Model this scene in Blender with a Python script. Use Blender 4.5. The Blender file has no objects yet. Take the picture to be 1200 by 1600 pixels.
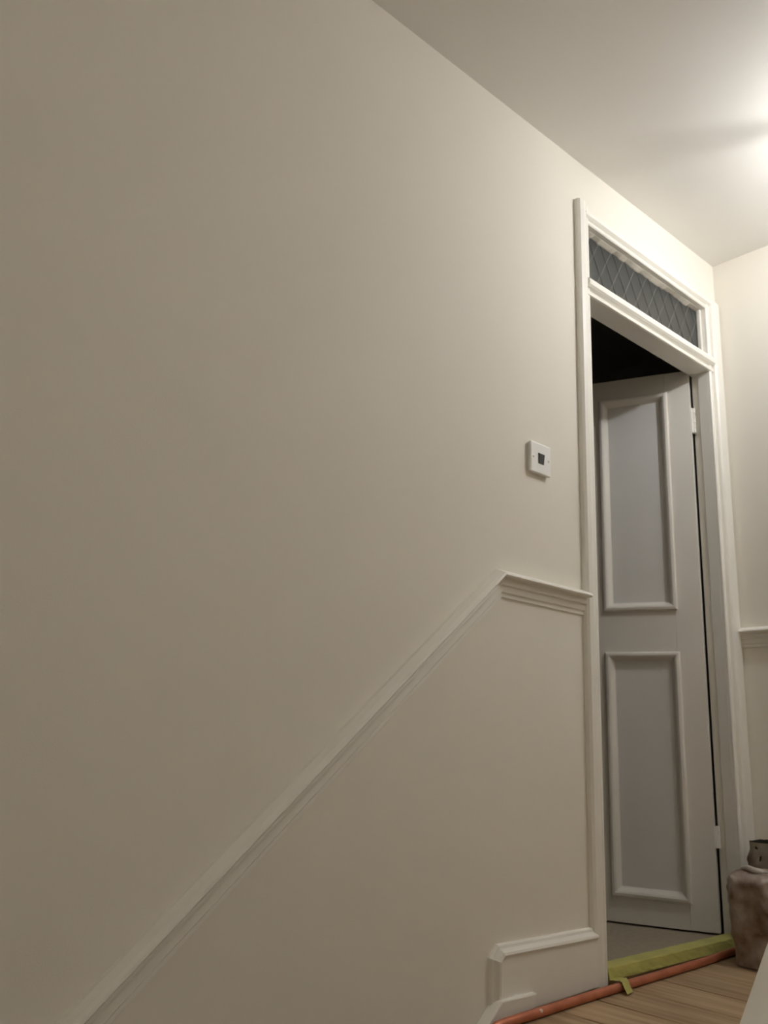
import bpy, bmesh, math, random
from mathutils import Vector, Matrix
random.seed(7)
scene = bpy.context.scene
COL = scene.collection

# ------------------------------------------------------------------ camera
F_PX = 1349.0                                   # focal length in pixels of the 1200x1600 frame
yaw, pitch, roll = math.radians(41.86622), math.radians(15.06068), math.radians(2.27607)
fw = Vector((math.sin(yaw)*math.cos(pitch), math.cos(yaw)*math.cos(pitch), math.sin(pitch)))
r0 = Vector((math.cos(yaw), -math.sin(yaw), 0)); u0 = r0.cross(fw)
rt = math.cos(roll)*r0 + math.sin(roll)*u0
up = -math.sin(roll)*r0 + math.cos(roll)*u0
cam = bpy.data.cameras.new('camera'); cam_o = bpy.data.objects.new('camera', cam); COL.objects.link(cam_o)
cam.sensor_fit = 'VERTICAL'; cam.sensor_height = 36.0; cam.lens = F_PX/1600*36
cam.clip_start = 0.02
cam.dof.use_dof = True; cam.dof.focus_distance = 1.25; cam.dof.aperture_fstop = 9.0   # the phone focused a little short of the door
m = Matrix((rt, up, -fw)).transposed().to_4x4(); m.translation = Vector((-1.31805, -1.43821, 0.57600))
cam_o.matrix_world = m
scene.camera = cam_o

# ------------------------------------------------------------------ world, exposure
world = bpy.data.worlds.new('world'); scene.world = world; world.use_nodes = True
world.node_tree.nodes['Background'].inputs[0].default_value = (0.9, 0.95, 1, 1)
world.node_tree.nodes['Background'].inputs[1].default_value = 0.0
vs = scene.view_settings
vs.view_transform = 'Standard'; vs.look = 'None'; vs.exposure = 2.32; vs.gamma = 1.0; vs.use_curve_mapping = False
scene.cycles.max_bounces = 9; scene.cycles.diffuse_bounces = 8; scene.cycles.use_light_tree = False; scene.cycles.use_adaptive_sampling = True; scene.cycles.adaptive_threshold = 0.02; scene.cycles.caustics_reflective = False
scene.cycles.caustics_refractive = False; scene.cycles.sample_clamp_indirect = 4.0
FILL_W = 33.0                                    # the same for the unseen fill lamp behind the camera
BULB_W = 114.0                                  # emission strength of the bulb of the landing lamp
BULB_COL = (1.0, 1.0, 0.99)

# ------------------------------------------------------------------ materials
def mat(name, col, rough=0.6, spec=0.3, var=0.0, scale=6.0, bump=0.0, bscale=120.0, metal=0.0, emit=None, col2=None):
    mt = bpy.data.materials.new(name); mt.use_nodes = True
    nt = mt.node_tree; b = nt.nodes['Principled BSDF']
    b.inputs['Base Color'].default_value = (*col, 1); b.inputs['Roughness'].default_value = rough
    b.inputs['Specular IOR Level'].default_value = spec; b.inputs['Metallic'].default_value = metal
    tc = nt.nodes.new('ShaderNodeTexCoord')
    if var or col2:
        n = nt.nodes.new('ShaderNodeTexNoise'); n.inputs['Scale'].default_value = scale; n.inputs['Detail'].default_value = 5
        nt.links.new(tc.outputs['Object'], n.inputs['Vector'])
        rp = nt.nodes.new('ShaderNodeValToRGB'); rp.color_ramp.elements[0].position = 0.33; rp.color_ramp.elements[1].position = 0.68
        c2 = col2 if col2 else tuple(c*(1-var) for c in col)
        rp.color_ramp.elements[0].color = (*c2, 1); rp.color_ramp.elements[1].color = (*col, 1)
        nt.links.new(n.outputs['Fac'], rp.inputs['Fac']); nt.links.new(rp.outputs['Color'], b.inputs['Base Color'])
    if bump:
        n2 = nt.nodes.new('ShaderNodeTexNoise'); n2.inputs['Scale'].default_value = bscale; n2.inputs['Detail'].default_value = 4
        nt.links.new(tc.outputs['Object'], n2.inputs['Vector'])
        bp = nt.nodes.new('ShaderNodeBump'); bp.inputs['Strength'].default_value = bump; bp.inputs['Distance'].default_value = 0.002
        nt.links.new(n2.outputs['Fac'], bp.inputs['Height']); nt.links.new(bp.outputs['Normal'], b.inputs['Normal'])
    if emit:
        b.inputs['Emission Color'].default_value = (*emit[:3], 1); b.inputs['Emission Strength'].default_value = emit[3]
    return mt

M = {}
M['wall'] = mat('wall_paint', (0.835, 0.80, 0.73), 0.75, 0.25, var=0.02, scale=2.5, bump=0.10, bscale=260)
M['ceiling'] = mat('ceiling_paint', (0.83, 0.815, 0.785), 0.85, 0.15, var=0.02, scale=2.0, bump=0.08, bscale=200)
M['gloss'] = mat('white_woodwork_paint', (0.87, 0.85, 0.80), 0.38, 0.4, var=0.02, scale=9, bump=0.05, bscale=90)
M['door'] = mat('door_paint', (0.76, 0.73, 0.68), 0.45, 0.35, var=0.03, scale=5, bump=0.05, bscale=80)
M['panel'] = mat('door_panel_undercoat', (0.71, 0.70, 0.685), 0.5, 0.35, var=0.03, scale=5, bump=0.05, bscale=90)
M['beyond'] = mat('darkened_room_paint', (0.42, 0.41, 0.37), 0.9, 0.1, var=0.05)  # grey stands in for missing light, keeps bounce in the room low
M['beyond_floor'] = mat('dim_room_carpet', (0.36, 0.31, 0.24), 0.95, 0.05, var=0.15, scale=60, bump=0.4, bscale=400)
M['copper'] = mat('copper', (0.62, 0.225, 0.13), 0.42, 0.5, metal=0.45, col2=(0.46, 0.155, 0.085), scale=18)
M['paint_blob'] = mat('paint_splash', (0.75, 0.62, 0.52), 0.5)
M['tape'] = mat('yellow_tape', (0.53, 0.50, 0.155), 0.55, 0.3, col2=(0.43, 0.41, 0.125), scale=14, bump=0.3, bscale=160)
M['plastic'] = mat('white_plastic', (0.86, 0.86, 0.85), 0.3, 0.5)
M['rocker'] = mat('dark_grey_rocker', (0.03, 0.03, 0.032), 0.35, 0.5)
M['screw'] = mat('screw_metal', (0.55, 0.54, 0.5), 0.35, 0.5, metal=0.9)
M['putty'] = mat('ragged_putty', (0.60, 0.56, 0.49), 0.6, 0.3, var=0.1, scale=30, bump=0.4, bscale=80)
M['wire'] = mat('lattice_wire', (0.30, 0.30, 0.285), 0.4, 0.5)
M['wire_dark'] = mat('lattice_wire_dark', (0.075, 0.075, 0.07), 0.5, 0.4)
M['sack'] = mat('dusty_sack', (0.45, 0.385, 0.34), 0.38, 0.5, col2=(0.16, 0.095, 0.065), scale=17, bump=0.8, bscale=45)
M['sack_pale'] = mat('dusty_pale_sack', (0.46, 0.42, 0.35), 0.5, 0.4, col2=(0.20, 0.13, 0.095), scale=11, bump=0.5, bscale=50)
M['sack_lip'] = mat('shiny_sack_fold', (0.62, 0.57, 0.52), 0.3, 0.6, var=0.3, scale=40)
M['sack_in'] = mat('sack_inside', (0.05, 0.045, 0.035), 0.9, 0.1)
M['sub'] = mat('subfloor', (0.05, 0.035, 0.022), 0.9, 0.1)
M['brass'] = mat('lamp_metal', (0.75, 0.72, 0.66), 0.3, 0.5, metal=0.8)
M['bulb'] = mat('bulb_glass', (0.9, 0.9, 0.9), 0.3, emit=(*BULB_COL, BULB_W))
M['bulb_fill'] = mat('fill_bulb_glass', (0.9, 0.9, 0.9), 0.3, emit=(1.0, 0.95, 0.87, FILL_W))
M['stair'] = mat('stair_wood', (0.42, 0.31, 0.2), 0.6, 0.3, var=0.25, scale=12)

def wood_mat(name, seed):
    mt = bpy.data.materials.new(name); mt.use_nodes = True; nt = mt.node_tree; b = nt.nodes['Principled BSDF']
    b.inputs['Roughness'].default_value = 0.55
    tc = nt.nodes.new('ShaderNodeTexCoord'); mp = nt.nodes.new('ShaderNodeMapping')
    mp.inputs['Scale'].default_value = (34, 2.2, 30); mp.inputs['Location'].default_value = (seed*3.7, seed*1.3, 0)
    n = nt.nodes.new('ShaderNodeTexNoise'); n.inputs['Scale'].default_value = 1.3; n.inputs['Detail'].default_value = 7
    rp = nt.nodes.new('ShaderNodeValToRGB')
    rp.color_ramp.elements[0].position = 0.3; rp.color_ramp.elements[1].position = 0.72
    k = 0.88 + 0.24*random.random()
    rp.color_ramp.elements[0].color = (0.30*k, 0.195*k, 0.105*k, 1); rp.color_ramp.elements[1].color = (0.52*k, 0.385*k, 0.235*k, 1)
    nt.links.new(tc.outputs['Object'], mp.inputs['Vector']); nt.links.new(mp.outputs[0], n.inputs['Vector'])
    nt.links.new(n.outputs['Fac'], rp.inputs['Fac']); nt.links.new(rp.outputs['Color'], b.inputs['Base Color'])
    return mt
WOODS = [wood_mat('floorboard_wood_%d' % i, i) for i in range(4)]

def glass_mat():
    mt = bpy.data.materials.new('obscure_glass'); mt.use_nodes = True; nt = mt.node_tree; b = nt.nodes['Principled BSDF']
    b.inputs['Base Color'].default_value = (0.125, 0.128, 0.122, 1); b.inputs['Roughness'].default_value = 0.3
    b.inputs['Transmission Weight'].default_value = 0.55; b.inputs['IOR'].default_value = 1.3
    tc = nt.nodes.new('ShaderNodeTexCoord'); n = nt.nodes.new('ShaderNodeTexNoise'); n.inputs['Scale'].default_value = 25
    bp = nt.nodes.new('ShaderNodeBump'); bp.inputs['Strength'].default_value = 0.25; bp.inputs['Distance'].default_value = 0.004
    nt.links.new(tc.outputs['Object'], n.inputs['Vector']); nt.links.new(n.outputs['Fac'], bp.inputs['Height'])
    nt.links.new(bp.outputs['Normal'], b.inputs['Normal'])
    return mt
M['glass'] = glass_mat()

# ------------------------------------------------------------------ helpers
def tag(o, label=None, cat=None, group=None, kind=None):
    if label: o['label'] = label
    if cat: o['category'] = cat
    if group: o['group'] = group
    if kind: o['kind'] = kind
    return o
def empty(name, loc=(0, 0, 0)):
    o = bpy.data.objects.new(name, None); COL.objects.link(o); o.location = loc; o.empty_display_size = 0.05
    return o
def obj(name, bm, material, parent=None, smooth=False, bevel=0.0, seg=2):
    bmesh.ops.recalc_face_normals(bm, faces=bm.faces)
    me = bpy.data.meshes.new(name); bm.to_mesh(me); bm.free()
    if smooth:
        for f in me.polygons: f.use_smooth = True
    mats = material if isinstance(material, (list, tuple)) else [material]
    for x in mats: me.materials.append(x)
    o = bpy.data.objects.new(name, me); COL.objects.link(o)
    if parent:
        o.parent = parent; o.matrix_parent_inverse = parent_inv(parent)
    if bevel:
        md = o.modifiers.new('bevel', 'BEVEL'); md.width = bevel; md.segments = seg; md.limit_method = 'ANGLE'; md.angle_limit = math.radians(40)
    return o
def parent_inv(p):
    # world matrix of a parent (and its own parent) from the transforms set so far
    w = p.matrix_basis.copy(); q = p
    while q.parent:
        w = q.parent.matrix_basis @ (q.matrix_parent_inverse @ w)
        q = q.parent
    return w.inverted()
def box(bm, x0, x1, y0, y1, z0, z1):
    vs_ = [bm.verts.new((x, y, z)) for z in (z0, z1) for y in (y0, y1) for x in (x0, x1)]
    for f in ((0, 1, 3, 2), (4, 6, 7, 5), (0, 4, 5, 1), (2, 3, 7, 6), (0, 2, 6, 4), (1, 5, 7, 3)):
        bm.faces.new([vs_[i] for i in f])
def boxes(*bs):
    bm = bmesh.new()
    for b in bs: box(bm, *b)
    return bm
def loft(bm, rings, closed=True, caps=True):
    vr = [[bm.verts.new(p) for p in r] for r in rings]
    n = len(vr[0])
    for a, b in zip(vr[:-1], vr[1:]):
        for i in range(n if closed else n-1):
            j = (i+1) % n
            bm.faces.new((a[i], a[j], b[j], b[i]))
    if caps and closed:
        bm.faces.new(list(reversed(vr[0]))); bm.faces.new(vr[-1])
    return vr
def sweep(path, profile, plane_y=0.0):
    """mitred moulding on the wall y=plane_y: path is (x,z) points, profile is (offset up, depth out of wall)"""
    bm = bmesh.new(); rings = []
    n = len(path)
    for i, (x, z) in enumerate(path):
        def nrm(a, b):
            d = Vector((b[0]-a[0], b[1]-a[1])).normalized(); return Vector((-d.y, d.x))
        if i == 0: nv = nrm(path[0], path[1])
        elif i == n-1: nv = nrm(path[-2], path[-1])
        else:
            n1, n2 = nrm(path[i-1], path[i]), nrm(path[i], path[i+1]); nv = (n1+n2); nv = nv/ (nv.dot(n1))
        rings.append([(x+nv.x*o, plane_y-d, z+nv.y*o) for o, d in profile])
    loft(bm, rings); return bm
def tube(bm, pts, r, n=12, caps=True):
    rings = []
    for i, p in enumerate(pts):
        p = Vector(p)
        t = (Vector(pts[min(i+1, len(pts)-1)]) - Vector(pts[max(i-1, 0)])).normalized()
        a = t.orthogonal().normalized() if abs(t.z) > 0.9 else t.cross(Vector((0, 0, 1))).normalized()
        b = t.cross(a)
        rr = r[i] if isinstance(r, (list, tuple)) else r
        rings.append([p + a*rr*math.cos(2*math.pi*k/n) + b*rr*math.sin(2*math.pi*k/n) for k in range(n)])
    loft(bm, rings, True, caps)
def lathe(bm, prof, centre, n=24):
    cx, cy = centre
    rings = [[(cx+r*math.cos(2*math.pi*k/n), cy+r*math.sin(2*math.pi*k/n), z) for k in range(n)] for r, z in prof]
    loft(bm, rings)

# ------------------------------------------------------------------ key dimensions (metres; door wall is y=0, landing floor z=0)
H = 2.4747                # ceiling
XE = 1.686                # end wall
JL, JR = 0.815, 1.590     # faces of the door jambs
XN = 0.34                 # edge of the landing, stairs go down towards -x
SL = 0.858                # slope of the stairs
XB, YR, ZB = -2.7, -3.10, -1.15   # near wall, opposite wall, lower floor
TW = 0.072                # thickness of the door wall

# ------------------------------------------------------------------ setting
w = obj('wall_left', boxes((XB, JL-0.018, 0, TW, ZB, H), (JL-0.018, JR+0.018, 0, TW, 2.285, H), (JR+0.018, XE+0.12, 0, TW, ZB, H)), M['wall'])
tag(w, 'long cream painted wall with the open doorway', 'wall', kind='structure')
w = obj('wall_far', boxes((XE, XE+0.1, YR, 0, -0.2, H)), M['wall'])
tag(w, 'pale end wall to the right of the doorway', 'wall', kind='structure')
w = obj('wall_right', boxes((XB, XE+0.1, YR-0.1, YR, ZB, H)), M['wall'])
tag(w, 'plain painted wall opposite the doorway', 'wall', kind='structure')
w = obj('wall_near', boxes((XB-0.1, XB, YR, 0, ZB, H)), M['wall'])
tag(w, 'plain painted wall at the bottom of the stairs', 'wall', kind='structure')
c = obj('ceiling', boxes((XB-0.1, XE+0.1, YR-0.1, TW, H, H+0.1)), M['ceiling'])
tag(c, 'flat white ceiling above the landing', 'ceiling', kind='structure')

# landing floor: dark subfloor with separate boards laid across the landing
fl = obj('floor', boxes((XN, XE, YR, TW, -0.19, -0.046)), M['sub'])
tag(fl, 'bare wooden floorboards of the landing', 'floor', kind='structure')
fz = lambda x_: -0.022*max(0.0, 1.25-x_)/0.92
x = 0.403
edges = [XN-0.025] + [x+0.145*i for i in range(9)]
edges = [e for e in edges if e < XE-0.03] + [XE]
for i, (a, b) in enumerate(zip(edges[:-1], edges[1:])):
    za, zb2 = fz(a)-random.uniform(0, 0.001), fz(b)-random.uniform(0, 0.001)      # the old landing sags towards the stairs
    bm = bmesh.new(); x0_, x1_ = a+0.0022, b-0.0022
    loft(bm, [[(x0_, y, za-0.022), (x1_, y, zb2-0.022), (x1_, y, zb2), (x0_, y, za)] for y in (YR, -0.001)])
    obj('floorboard', bm, WOODS[i % 4], fl, bevel=0.0022)
lf = obj('floor_lower', boxes((XB, XN+0.3, YR, 0, ZB-0.1, ZB)), M['stair'])
tag(lf, 'lower hall floor at the foot of the stairs', 'floor', kind='structure')

# stairs going down beside the wall
st = empty('stairs', (XN, 0, 0)); tag(st, 'staircase going down along the cream wall', 'stairs', kind='structure')
rise, going = 0.19, 0.19/SL
for i in range(1, 6):
    obj('tread', boxes((XN-going*i-0.02, XN-going*(i-1)+0.005, -0.93, -0.033, -rise*i-0.03, -rise*i)), M['stair'], st, bevel=0.004)
    obj('riser', boxes((XN-going*(i-1)-0.012, XN-going*(i-1)+0.004, -0.93, -0.033, -rise*i, -rise*(i-1)-0.031)), M['gloss'], st)

# dado rails (chair rail) on the door wall: sloped length, level length, and one on the end wall
DADO = [(0.0, 0.0), (0.0, 0.010), (-0.006, 0.026), (-0.011, 0.034), (-0.016, 0.036), (-0.0195, 0.033), (-0.0205, 0.015), (-0.026, 0.013), (-0.034, 0.0165), (-0.038, 0.0155),
        (-0.0405, 0.009), (-0.046, 0.009), (-0.056, 0.0095), (-0.0595, 0.005), (-0.068, 0.005), (-0.071, 0.0)]
xb, zb = 0.362, 1.024
def dado_half(first):
    full = [(xb-1.9, zb-1.9*SL), (xb, zb), (0.7485, zb-0.002)]
    def nrm(a, b):
        d = Vector((b[0]-a[0], b[1]-a[1])).normalized(); return Vector((-d.y, d.x))
    n1, n2 = nrm(full[0], full[1]), nrm(full[1], full[2]); nm = n1+n2; nm = nm/nm.dot(n1)
    bm = bmesh.new()
    seq = [(full[0], n1), (full[1], nm)] if first else [(full[1], nm), (full[2], n2)]
    loft(bm, [[(p[0]+nv.x*o, -d, p[1]+nv.y*o) for o, d in DADO] for p, nv in seq])
    return bm
tag(obj('trim_1', dado_half(True), M['gloss']), 'white dado rail sloping up the wall along the stairs', 'dado rail', kind='structure')
tag(obj('trim_2', dado_half(False), M['gloss']), 'short level white dado rail between the sloping rail and the doorway', 'dado rail', kind='structure')
bm = bmesh.new()
loft(bm, [[(XE-d, y, 1.024+o) for o, d in DADO] for y in (-0.004, YR)])
tag(obj('trim_3', bm, M['gloss']), 'white dado rail on the end wall right of the door', 'dado rail', kind='structure')

# skirting beside the door, mitred down at its left end, and the sloping stair string below it
SK_X0, SK_X1, SK_Z = 0.345, 0.757, 0.138
bl_ = empty('baseboard_left', (SK_X0, 0, 0)); tag(bl_, 'white skirting board with moulded top beside the door frame', 'skirting', kind='structure')
bm = bmesh.new()
o_ = 0.024
ring = [(SK_X0+o_, -0.012), (SK_X1, 0.000), (SK_X1, SK_Z-o_), (SK_X0+0.026+o_*0.6, SK_Z-o_), (SK_X0+o_, SK_Z-0.026-o_*0.6)]
loft(bm, [[(px, -d, pz) for px, pz in ring] for d in (0.0, 0.0205)])
obj('board', bm, M['gloss'], bl_)
SKP = [(0.0, 0.0), (0.0, 0.006), (-0.003, 0.010), (-0.009, 0.0125), (-0.016, 0.022), (-0.021, 0.0245), (-0.0235, 0.024), (-0.0245, 0.0205), (-0.0255, 0.0), ]
bm = sweep([(SK_X0, -0.012), (SK_X0, SK_Z-0.026), (SK_X0+0.026, SK_Z), (SK_X1-0.001, SK_Z-0.001)], SKP)
obj('moulding', bm, M['gloss'], bl_)
# string: level block on the landing then sloping down
T = 0.033
bm = bmesh.new()
top = [(0.486, 0.0265), (0.360, 0.0265), (0.360-2.2, 0.0265-2.2*SL)]
bot = [(0.470, -0.016), (0.40, -0.035), (0.40-2.2, -0.03-2.2*SL-0.12)]
ring = top + list(reversed(bot))
loft(bm, [[(px, -d, pz) for px, pz in ring] for d in (0.0, T)])
tag(obj('trim_4', bm, M['gloss'], bevel=0.003), 'white stair string running down below the skirting board', 'stair string', kind='structure')
bm = bmesh.new()
loft(bm, [[(XE-d, y, z) for z, d in ((0, 0), (0, 0.02), (0.11, 0.02), (0.118, 0.024), (0.13, 0.012), (0.138, 0.006), (0.138, 0))] for y in (-0.03, YR)])
tag(obj('baseboard_far', bm, M['gloss']), 'white skirting board at the foot of the end wall', 'skirting', kind='structure')

# ------------------------------------------------------------------ door frame
df = empty('trim_5', (JL, 0, 0)); tag(df, 'white painted frame and moulded surround of the open doorway', 'door frame', kind='structure')
def arch_profile(w_outer):     # (distance from jamb edge outwards, depth)
    return [(0.0, -0.004), (0.0, 0.006), (0.004, 0.0095), (0.012, 0.0105), (0.018, 0.008), (0.0215, 0.0035), (0.0245, 0.0035), (0.0265, 0.016),
            (0.032, 0.0215), (0.046, 0.0225), (w_outer-0.006, 0.0205), (w_outer, 0.014), (w_outer, -0.004)]
bm = bmesh.new(); P = arch_profile(0.0675)
loft(bm, [[(JL-o, -d, z) for o, d in P] for z in (-0.012, 2.316)])
obj('architrave', bm, M['gloss'], df)
bm = bmesh.new(); P = arch_profile(0.088)
loft(bm, [[(JR+o, -d, z) for o, d in P] for z in (0.0, 2.292)])
obj('architrave', bm, M['gloss'], df)
bm = bmesh.new()
HP = [(0.0, -0.004), (0.0, 0.006), (0.004, 0.0095), (0.010, 0.0105), (0.014, 0.007), (0.016, 0.0035), (0.019, 0.012), (0.024, 0.0185), (0.034, 0.0195), (0.038, 0.013), (0.038, -0.004)]
loft(bm, [[(x, -d, 2.252+o) for o, d in HP] for x in (JL-0.026, JR+0.030)])
obj('head_architrave', bm, M['gloss'], df)
# jambs with rebate on the room side
bm = boxes((JL-0.018, JL, 0.004, 0.042, 0.0, 2.252), (JL-0.018, JL-0.012, 0.042, TW+0.002, 0.0, 2.252))
obj('jamb', bm, M['gloss'], df, bevel=0.0015)
bm = boxes((JR, JR+0.018, 0.004, 0.042, 0.0, 2.252))
obj('jamb', bm, M['gloss'], df, bevel=0.0015)
obj('jamb_lining', boxes((JR+0.016, JR+0.0185, 0.042, TW+0.002, 0.0, 2.252)), M['gloss'], df)
obj('head_jamb', boxes((JL-0.018, JR+0.018, 0.004, TW+0.002, 2.252, 2.286)), M['gloss'], df, bevel=0.0015)
# transom bar: nose, groove, lower bead, soffit
bm = bmesh.new()
TB = [(0.068, 1.988), (-0.006, 1.988), (-0.0125, 1.990), (-0.0135, 1.997), (-0.011, 2.003), (-0.004, 2.006), (-0.004, 2.012), (-0.016, 2.015), (-0.023, 2.021),
      (-0.0245, 2.031), (-0.022, 2.041), (-0.014, 2.048), (0.008, 2.053), (0.068, 2.058)]
loft(bm, [[(x, y, z) for y, z in TB] for x in (JL-0.0215, JR+0.0235)])
obj('transom_bar', bm, M['gloss'], df)
# threshold under the tape
obj('threshold', boxes((JL, JR, -0.004, 0.05, -0.03, 0.0285)), M['stair'], df)

# ------------------------------------------------------------------ transom light
wn = empty('window_1', ((JL+JR)/2, 0.03, 2.05)); tag(wn, 'dark obscure glass light with diamond lattice above the door', 'window', kind='structure')
g = obj('pane', boxes((JL, JR, 0.028, 0.033, 2.05, 2.252)), M['glass'], wn)
lat = bmesh.new(); lat2 = bmesh.new()
x0, x1, z0, z1 = JL+0.002, JR-0.002, 2.055, 2.25
sp, dxz = 0.075, 0.112        # lattice spacing along the pane, and sideways run over the pane height
k = -3
def clip_line(ax, az, bx, bz):
    out = []
    t0, t1 = 0.0, 1.0
    d = bx-ax
    for lim, s in ((x0, 1), (x1, -1)):
        fa, fb = s*(ax-lim), s*(bx-lim)
        if fa < 0 and fb < 0: return None
        if fa < 0: t0 = max(t0, fa/(fa-fb))
        if fb < 0: t1 = min(t1, fa/(fa-fb))
    if t1-t0 < 0.02: return None
    return (ax+d*t0, az+(bz-az)*t0), (ax+d*t1, az+(bz-az)*t1)
for k in range(-3, 14):
    for s, B in ((1, lat), (-1, lat2)):
        a = JL+k*sp
        seg = clip_line(a, z0, a+s*dxz, z1)
        if not seg: continue
        (ax, az), (bx, bz) = seg
        tube(B, [(ax, 0.0272, az), (bx, 0.0272, bz)], 0.0010, 5)
obj('lattice_wires', lat, M['wire'], g); obj('lattice_wires', lat2, M['wire_dark'], g)
# glazing beads round the pane and the ragged putty along the top
obj('glazing_bead', boxes((JR-0.010, JR, 0.012, 0.028, 2.055, 2.252)), M['gloss'], wn, bevel=0.003)
obj('glazing_bead', boxes((JL, JL+0.010, 0.012, 0.028, 2.055, 2.252)), M['gloss'], wn, bevel=0.003)
bm = bmesh.new(); N = 70; fr = []; bk = []
rr = random.Random(3); hcur = 0.006
rings = []
for i in range(N+1):
    xx = JL + (JR-JL)*i/N
    if i % 3 == 0: hcur = 0.0035 + 0.009*rr.random()
    hh = hcur + 0.0018*rr.random()
    rings.append([(xx, 0.028, 2.252), (xx, 0.028, 2.252-hh), (xx, 0.024, 2.252-hh*0.9), (xx, 0.012, 2.2515-hh*0.25), (xx, 0.010, 2.252)])
loft(bm, rings)
obj('putty', bm, M['putty'], wn)

# ------------------------------------------------------------------ door leaf, open into the room
ANG = math.radians(68.0)
hx, hy = 1.572, 0.069
dr = empty('door_1', (hx, hy, 0)); tag(dr, 'grey-white four-panel door standing open into the dark room', 'door', kind='structure')
dr.rotation_euler = (0, 0, math.pi - ANG)       # local +x runs from the hinge edge to the free edge; local +y is the hall face
# local y=0 is the hall face, body goes to -y
W, Z0, Z1, TH = 0.77, 0.024, 2.008, 0.036
def part(name, bs, m_, parent=dr, bevel=0.0):
    o = obj(name, boxes(*bs), m_, None, bevel=bevel); o.parent = parent; return o
S, MU = 0.092, 0.10
pw = (W-2*S-MU)/2
part('stile', [(0, S, -TH, 0, Z0, Z1)], M['door'], bevel=0.002)
part('stile', [(W-S, W, -TH, 0, Z0, Z1)], M['door'], bevel=0.002)
ZR = [(Z0, 0.115), (0.925, 1.095), (1.92, Z1)]
for a, b in ZR: part('rail', [(S, W-S, -TH, 0, a, b)], M['door'])
part('muntin', [(S+pw, S+pw+MU, -TH, 0, ZR[0][1], ZR[1][0])], M['door'])
part('muntin', [(S+pw, S+pw+MU, -TH, 0, ZR[1][1], ZR[2][0])], M['door'])
MP = [(-0.010, 0.0), (-0.010, 0.006), (-0.006, 0.012), (0.002, 0.0135), (0.009, 0.010), (0.014, 0.003), (0.018, -0.004), (0.023, -0.010), (0.0, -0.012)]
for (za, zb_) in ((ZR[0][1], ZR[1][0]), (ZR[1][1], ZR[2][0])):
    for xa in (S, S+pw+MU):
        xb_ = xa+pw
        part('panel', [(xa, xb_, -0.026, -0.010, za, zb_)], M['panel'])
        bm = bmesh.new(); rings = []
        for cx, cz, sx, sz in ((xa, za, 1, 1), (xb_, za, -1, 1), (xb_, zb_, -1, -1), (xa, zb_, 1, -1)):
            rings.append([(cx+sx*o, d, cz+sz*o) for o, d in MP])
        vr = [[bm.verts.new(p) for p in r_] for r_ in rings]
        for i in range(4):
            a_, b_ = vr[i], vr[(i+1) % 4]
            for j in range(len(MP)):
                jj = (j+1) % len(MP)
                bm.faces.new((a_[j], a_[jj], b_[jj], b_[j]))
        o = obj('moulding', bm, M['door'], None); o.parent = dr
# hinges, clogged with paint, bridging leaf and frame (world coordinates)
def hinge(z0_, z1_):
    hn = obj('hinge', boxes((1.573, 1.6075, 0.0665, 0.0705, z0_, z1_)), M['gloss'], None, bevel=0.001)
    hn.parent = dr
    zz = [z0_+(z1_-z0_)*i/5 for i in range(6)]
    for i in range(5):
        rr_ = 0.0075 if i % 2 == 0 else 0.0062
        bm = bmesh.new(); tube(bm, [(1.5885, 0.0665, zz[i]+0.0010), (1.5885, 0.0665, zz[i+1]-0.0010)], rr_, 10)
        k_ = obj('knuckle', bm, M['gloss'], None)
        k_.parent = hn
    return hn
dr_mat = Matrix.Translation((hx, hy, 0)) @ Matrix.Rotation(math.pi-ANG, 4, 'Z')
hs = [hinge(1.755, 1.855), hinge(0.285, 0.355)]
for hn in hs: hn.matrix_parent_inverse = dr_mat.inverted()

# ------------------------------------------------------------------ the dark room beyond
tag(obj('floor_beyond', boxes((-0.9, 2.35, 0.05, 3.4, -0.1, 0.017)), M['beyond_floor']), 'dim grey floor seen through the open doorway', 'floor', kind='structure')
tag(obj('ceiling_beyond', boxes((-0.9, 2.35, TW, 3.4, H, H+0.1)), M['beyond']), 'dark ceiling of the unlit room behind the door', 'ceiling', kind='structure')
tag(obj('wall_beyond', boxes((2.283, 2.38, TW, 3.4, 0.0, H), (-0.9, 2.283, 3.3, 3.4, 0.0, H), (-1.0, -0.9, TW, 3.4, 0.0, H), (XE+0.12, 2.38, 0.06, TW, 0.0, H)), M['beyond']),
    'dark walls of the unlit room behind the door', 'wall', kind='structure')

# ------------------------------------------------------------------ light switch
sx, sz, hw = 0.5435, 1.3685, 0.0455
sw = empty('light_switch', (sx, 0, sz)); tag(sw, 'square white light switch with dark rocker on the wall beside the door', 'light switch')
obj('back_box', boxes((sx-hw+0.003, sx+hw-0.003, -0.006, 0.0, sz-hw+0.003, sz+hw-0.003)), M['plastic'], sw)
pl = obj('plate', boxes((sx-hw, sx+hw, -0.014, -0.005, sz-hw, sz+hw)), M['plastic'], sw, bevel=0.004, seg=3)
rk = bmesh.new()
loft(rk, [[(xx, -0.0138, sz-0.016), (xx, -0.0150, sz-0.016), (xx, -0.0185, sz+0.013), (xx, -0.0138, sz+0.016)] for xx in (sx-0.012, sx+0.012)])
obj('rocker', rk, M['rocker'], sw, bevel=0.001)
for s in (-1, 1):
    bm = bmesh.new()
    ring = [[(sx+s*0.0335+r_*math.cos(2*math.pi*k/12), yy, sz+r_*math.sin(2*math.pi*k/12)) for k in range(12)] for r_, yy in ((0.0035, -0.0135), (0.0035, -0.0147), (0.0022, -0.0152))]
    loft(bm, ring); obj('screw', bm, M['screw'], sw)

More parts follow.
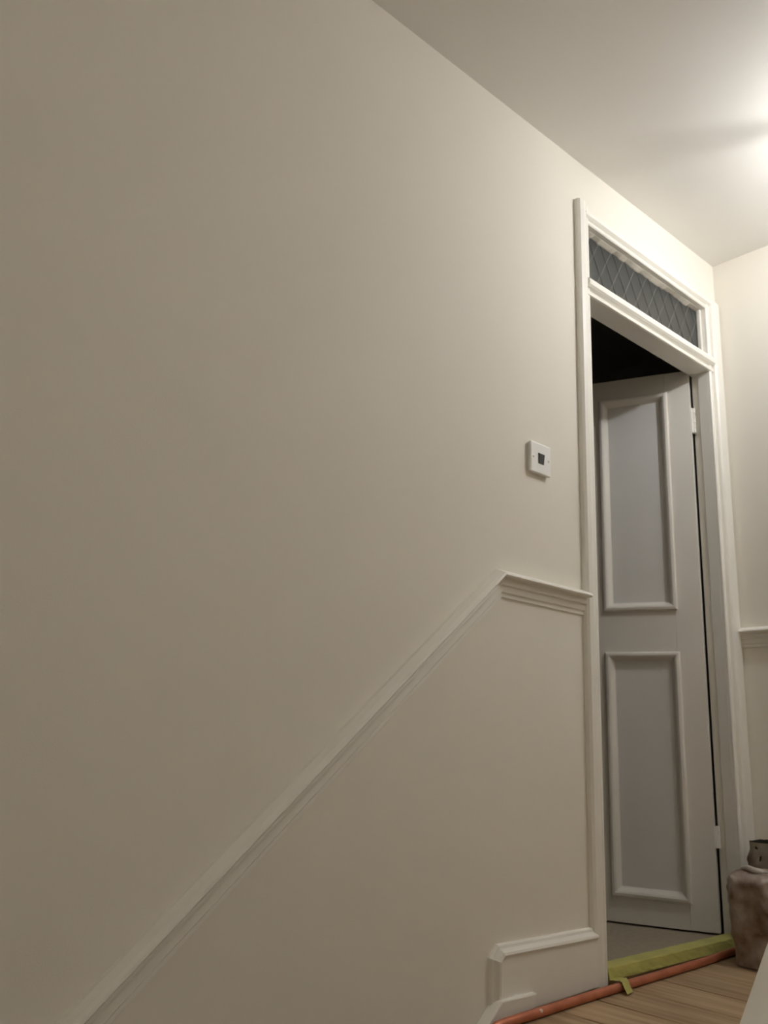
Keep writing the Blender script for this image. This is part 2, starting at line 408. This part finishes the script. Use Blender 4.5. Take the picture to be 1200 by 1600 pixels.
# ------------------------------------------------------------------ copper pipe along the skirting and across the doorway
pts = [(0.288, -0.056, -0.050), (0.293, -0.0555, -0.034), (0.300, -0.055, -0.022), (0.314, -0.054, -0.0125)]
for x_, y_ in ((0.335, -0.0525), (0.36, -0.052), (0.416, -0.052), (0.47, -0.052), (0.56, -0.0515), (0.64, -0.0515), (0.724, -0.053), (0.81, -0.0535), (0.89, -0.054), (0.98, -0.0565),
               (1.08, -0.058), (1.17, -0.060), (1.25, -0.060), (1.33, -0.053), (1.41, -0.048), (1.46, -0.046)):
    pts.append((x_, y_, fz(x_)+0.0110))
bm = bmesh.new(); tube(bm, pts, 0.0108, 12)
cp = obj('copper_pipe', bm, M['copper'], None, smooth=True)
tag(cp, 'orange copper pipe lying along the skirting and across the doorway', 'pipe')
bm = bmesh.new(); tube(bm, [(0.458, -0.0565, -0.0045), (0.462, -0.057, -0.0042), (0.468, -0.0565, -0.0044), (0.474, -0.056, -0.004)], [0.003, 0.0062, 0.0058, 0.003], 10)
b_ = obj('paint_splash', bm, M['paint_blob'], None, smooth=True); b_.parent = cp

# ------------------------------------------------------------------ yellow-green masking tape over the threshold
tp = empty('masking_tape', ((JL+JR)/2, 0, 0.029)); tag(tp, 'yellow-green masking tape stuck along the door threshold', 'tape')
def strip(rows, nx=40, jit=0.0010, xa=JL+0.001, xb=JR-0.001):
    bm = bmesh.new(); rj = random.Random(11); grid = []
    for i in range(nx+1):
        xx = xa+(xb-xa)*i/nx
        grid.append([bm.verts.new((xx, y+rj.uniform(-jit, jit), z+rj.uniform(0, jit))) for y, z in rows])
    for a, b in zip(grid[:-1], grid[1:]):
        for j in range(len(rows)-1): bm.faces.new((a[j], b[j], b[j+1], a[j+1]))
    return bm
o = obj('top_strip', strip([(0.046, 0.0297), (0.030, 0.0302), (0.012, 0.0305), (-0.002, 0.0302)]), M['tape'], tp)
o = obj('front_strip', strip([(-0.0015, 0.0318), (-0.0062, 0.030), (-0.0085, 0.020), (-0.0105, 0.010), (-0.012, 0.003)]), M['tape'], tp)
bm = bmesh.new()
tab = [((0.832, -0.010, 0.006), 0.020), ((0.828, -0.024, 0.0095), 0.022), ((0.822, -0.040, 0.0125), 0.022), ((0.816, -0.052, 0.0160), 0.021), ((0.810, -0.062, 0.0128), 0.020), ((0.804, -0.071, 0.004), 0.019), ((0.794, -0.086, -0.006), 0.019)]
rows_ = []
for (cx, cy, cz), hw_ in tab: rows_.append([(cx-hw_, cy-0.004, cz), (cx+hw_, cy+0.004, cz), (cx+hw_, cy+0.004, cz-0.0006), (cx-hw_, cy-0.004, cz-0.0006)])
loft(bm, rows_)
obj('loose_end', bm, M['tape'], tp)

# ------------------------------------------------------------------ dusty sacks standing by the end wall
from mathutils import noise as mnoise
def sack(name, cx, cy, hx_, hy_, h, seed, material, open_top, taper, lean=(0, 0)):
    root = empty(name, (cx, cy, 0))
    n, rows = 72, 40
    def ring(t, shrink=1.0):
        out = []
        for k in range(n):
            a = 2*math.pi*(k+0.5)/n; c_, s_ = math.cos(a), math.sin(a); e = 0.26
            px = math.copysign(abs(c_)**e, c_); py = math.copysign(abs(s_)**e, s_)
            tx, ty = taper(t)
            x_, y_, z_ = cx+lean[0]*t+px*hx_*tx*shrink, cy+lean[1]*t+py*hy_*ty*shrink, h*t
            amp = 0.003+0.011*min(1, t*3)*(1 if t < 0.97 else 0.5)
            v = mnoise.noise_vector(Vector((x_*24+seed, y_*24, z_*9)))*amp + mnoise.noise_vector(Vector((x_*60, y_*60+seed, z_*38)))*amp*0.45
            out.append((x_+v.x, y_+v.y, max(0.0005, z_+v.z*min(1, t*5)*0.5)))
        return out
    bm = bmesh.new(); rings = [ring(i/rows) for i in range(rows+1)]
    loft(bm, rings, True, False)
    bm.verts.ensure_lookup_table()
    bm.faces.new([bm.verts[i] for i in range(n)])
    if not open_top: bm.faces.new([bm.verts[i] for i in range(n*rows, n*(rows+1))])
    obj('sack_body', bm, material, root, smooth=True)
    if open_top:
        bm = bmesh.new()
        loft(bm, [ring(1.0, 0.985), ring(0.93, 0.95), ring(0.80, 0.90), ring(0.72, 0.86)], True, False)
        bm.verts.ensure_lookup_table(); bm.faces.new([bm.verts[i] for i in range(n*3, n*4)])
        obj('sack_lining', bm, M['sack_in'], root, smooth=True)
    return root
def tap1(t):
    q = max(0, (t-0.86)/0.14); b = 0.88+0.12*min(1, t/0.7); return b*(1-0.62*q*q), b*(1-0.30*q*q*q)
s1 = sack('rubble_sack', 1.377, -0.179, 0.098, 0.074, 0.262, 5, M['sack'], False, tap1, lean=(-0.006, 0.004))
tag(s1, 'dusty brown sack with a folded top standing on the floorboards', 'sack', 'dusty sacks by the door')
# rolled lip on the folded top of the front sack
bm = bmesh.new()
fp = [(1.322+0.006*math.sin(i*0.9), -0.136-0.080*i/10, 0.2625+0.0035*math.sin(i*0.55)) for i in range(11)]
tube(bm, fp, [0.003, 0.006, 0.0075, 0.008, 0.0075, 0.008, 0.0085, 0.008, 0.0075, 0.006, 0.003], 10)
obj('folded_top', bm, M['sack_lip'], s1, smooth=True)
def tap2(t):
    return 1-0.06*t, 1-0.05*t+0.05*math.sin(3*t)
s2 = sack('rubble_sack', 1.568, -0.17, 0.080, 0.100, 0.325, 9, M['sack_pale'], True, tap2)
tag(s2, 'taller open-topped dusty sack against the end wall behind the folded one', 'sack', 'dusty sacks by the door')

# ------------------------------------------------------------------ boxed-in stair balustrade at the right
BY0, BY1 = -1.062, -1.022
bl = empty('stair_balustrade', (XN, BY0, 0)); tag(bl, 'smooth white boarded balustrade panel sloping up with the stairs', 'balustrade')
SB = 0.899
zt = lambda x: 0.957 + SB*(x-0.35)        # top edge of the boarding
bm = bmesh.new()
ring = [(0.22, zt(0.22)-0.042), (0.22, -0.25), (-1.15, -1.10), (-1.75, -1.10), (-1.75, zt(-1.75)-0.042)]
loft(bm, [[(px, y, pz) for px, pz in ring] for y in (BY0, BY1)])
obj('panel', bm, M['gloss'], bl, bevel=0.004)
bm = bmesh.new()
loft(bm, [[(px, y, zt(px)+dz_) for y, dz_ in ((-0.955, 0.0), (-1.13, 0.0), (-1.13, -0.04), (-0.955, -0.04))] for px in (0.22, -1.75)])
obj('capping', bm, M['gloss'], bl, bevel=0.005)
bm = boxes((0.22, 0.315, -1.087, -0.997, -0.25, zt(0.22)+0.10))
nw = obj('newel_post', bm, M['gloss'], bl, bevel=0.004)
obj('newel_cap', boxes((0.21, 0.32, -1.097, -0.987, zt(0.22)+0.10, zt(0.22)+0.125)), M['gloss'], nw, bevel=0.006)

# ------------------------------------------------------------------ bare-bulb ceiling lamps with three slim arms: one over the landing, one unseen behind the camera as fill
def ceiling_lamp(LX, LY, LZ, bulb_mat, label):
    lp = empty('ceiling_lamp', (LX, LY, H)); tag(lp, label, 'lamp')
    bm = bmesh.new(); lathe(bm, [(0.05, H), (0.05, H-0.008), (0.035, H-0.022), (0.012, H-0.03)], (LX, LY)); obj('ceiling_rose', bm, M['brass'], lp)
    bm = bmesh.new(); tube(bm, [(LX, LY, H-0.03), (LX, LY, LZ+0.068)], 0.006, 12); obj('stem', bm, M['brass'], lp)
    bm = bmesh.new(); lathe(bm, [(0.008, LZ+0.072), (0.019, LZ+0.066), (0.020, LZ+0.042), (0.014, LZ+0.036)], (LX, LY)); ho = obj('bulb_holder', bm, M['brass'], lp)
    bm = bmesh.new(); lathe(bm, [(0.013, LZ+0.040), (0.017, LZ+0.028), (0.027, LZ+0.012), (0.030, LZ-0.004), (0.027, LZ-0.020), (0.016, LZ-0.031), (0.004, LZ-0.035)], (LX, LY), 12)
    obj('bulb', bm, bulb_mat, ho, smooth=True)
    for k in range(3):
        a = math.atan2(0.90, -0.425) + k*2*math.pi/3
        ca, sa = math.cos(a), math.sin(a)
        bm = bmesh.new()
        tube(bm, [(LX+ca*r_, LY+sa*r_, z_) for r_, z_ in ((0.017, LZ+0.050), (0.06, LZ+0.050), (0.13, LZ+0.050), (0.165, LZ+0.046))], 0.0048, 10)
        am = obj('arm', bm, M['brass'], lp)
        bm = bmesh.new(); lathe(bm, [(0.004, LZ+0.058), (0.009, LZ+0.054), (0.009, LZ+0.036), (0.005, LZ+0.032)], (LX+ca*0.17, LY+sa*0.17)); obj('arm_cup', bm, M['brass'], am)
ceiling_lamp(1.23, -0.88, 2.330, M['bulb'], 'small metal ceiling lamp with a bare bulb and three slim arms over the landing')
ceiling_lamp(-1.45, -2.20, 2.300, M['bulb_fill'], 'unseen fill lamp with a bare bulb over the lower hall')  # out of view, placed to lift the left wall and the balustrade
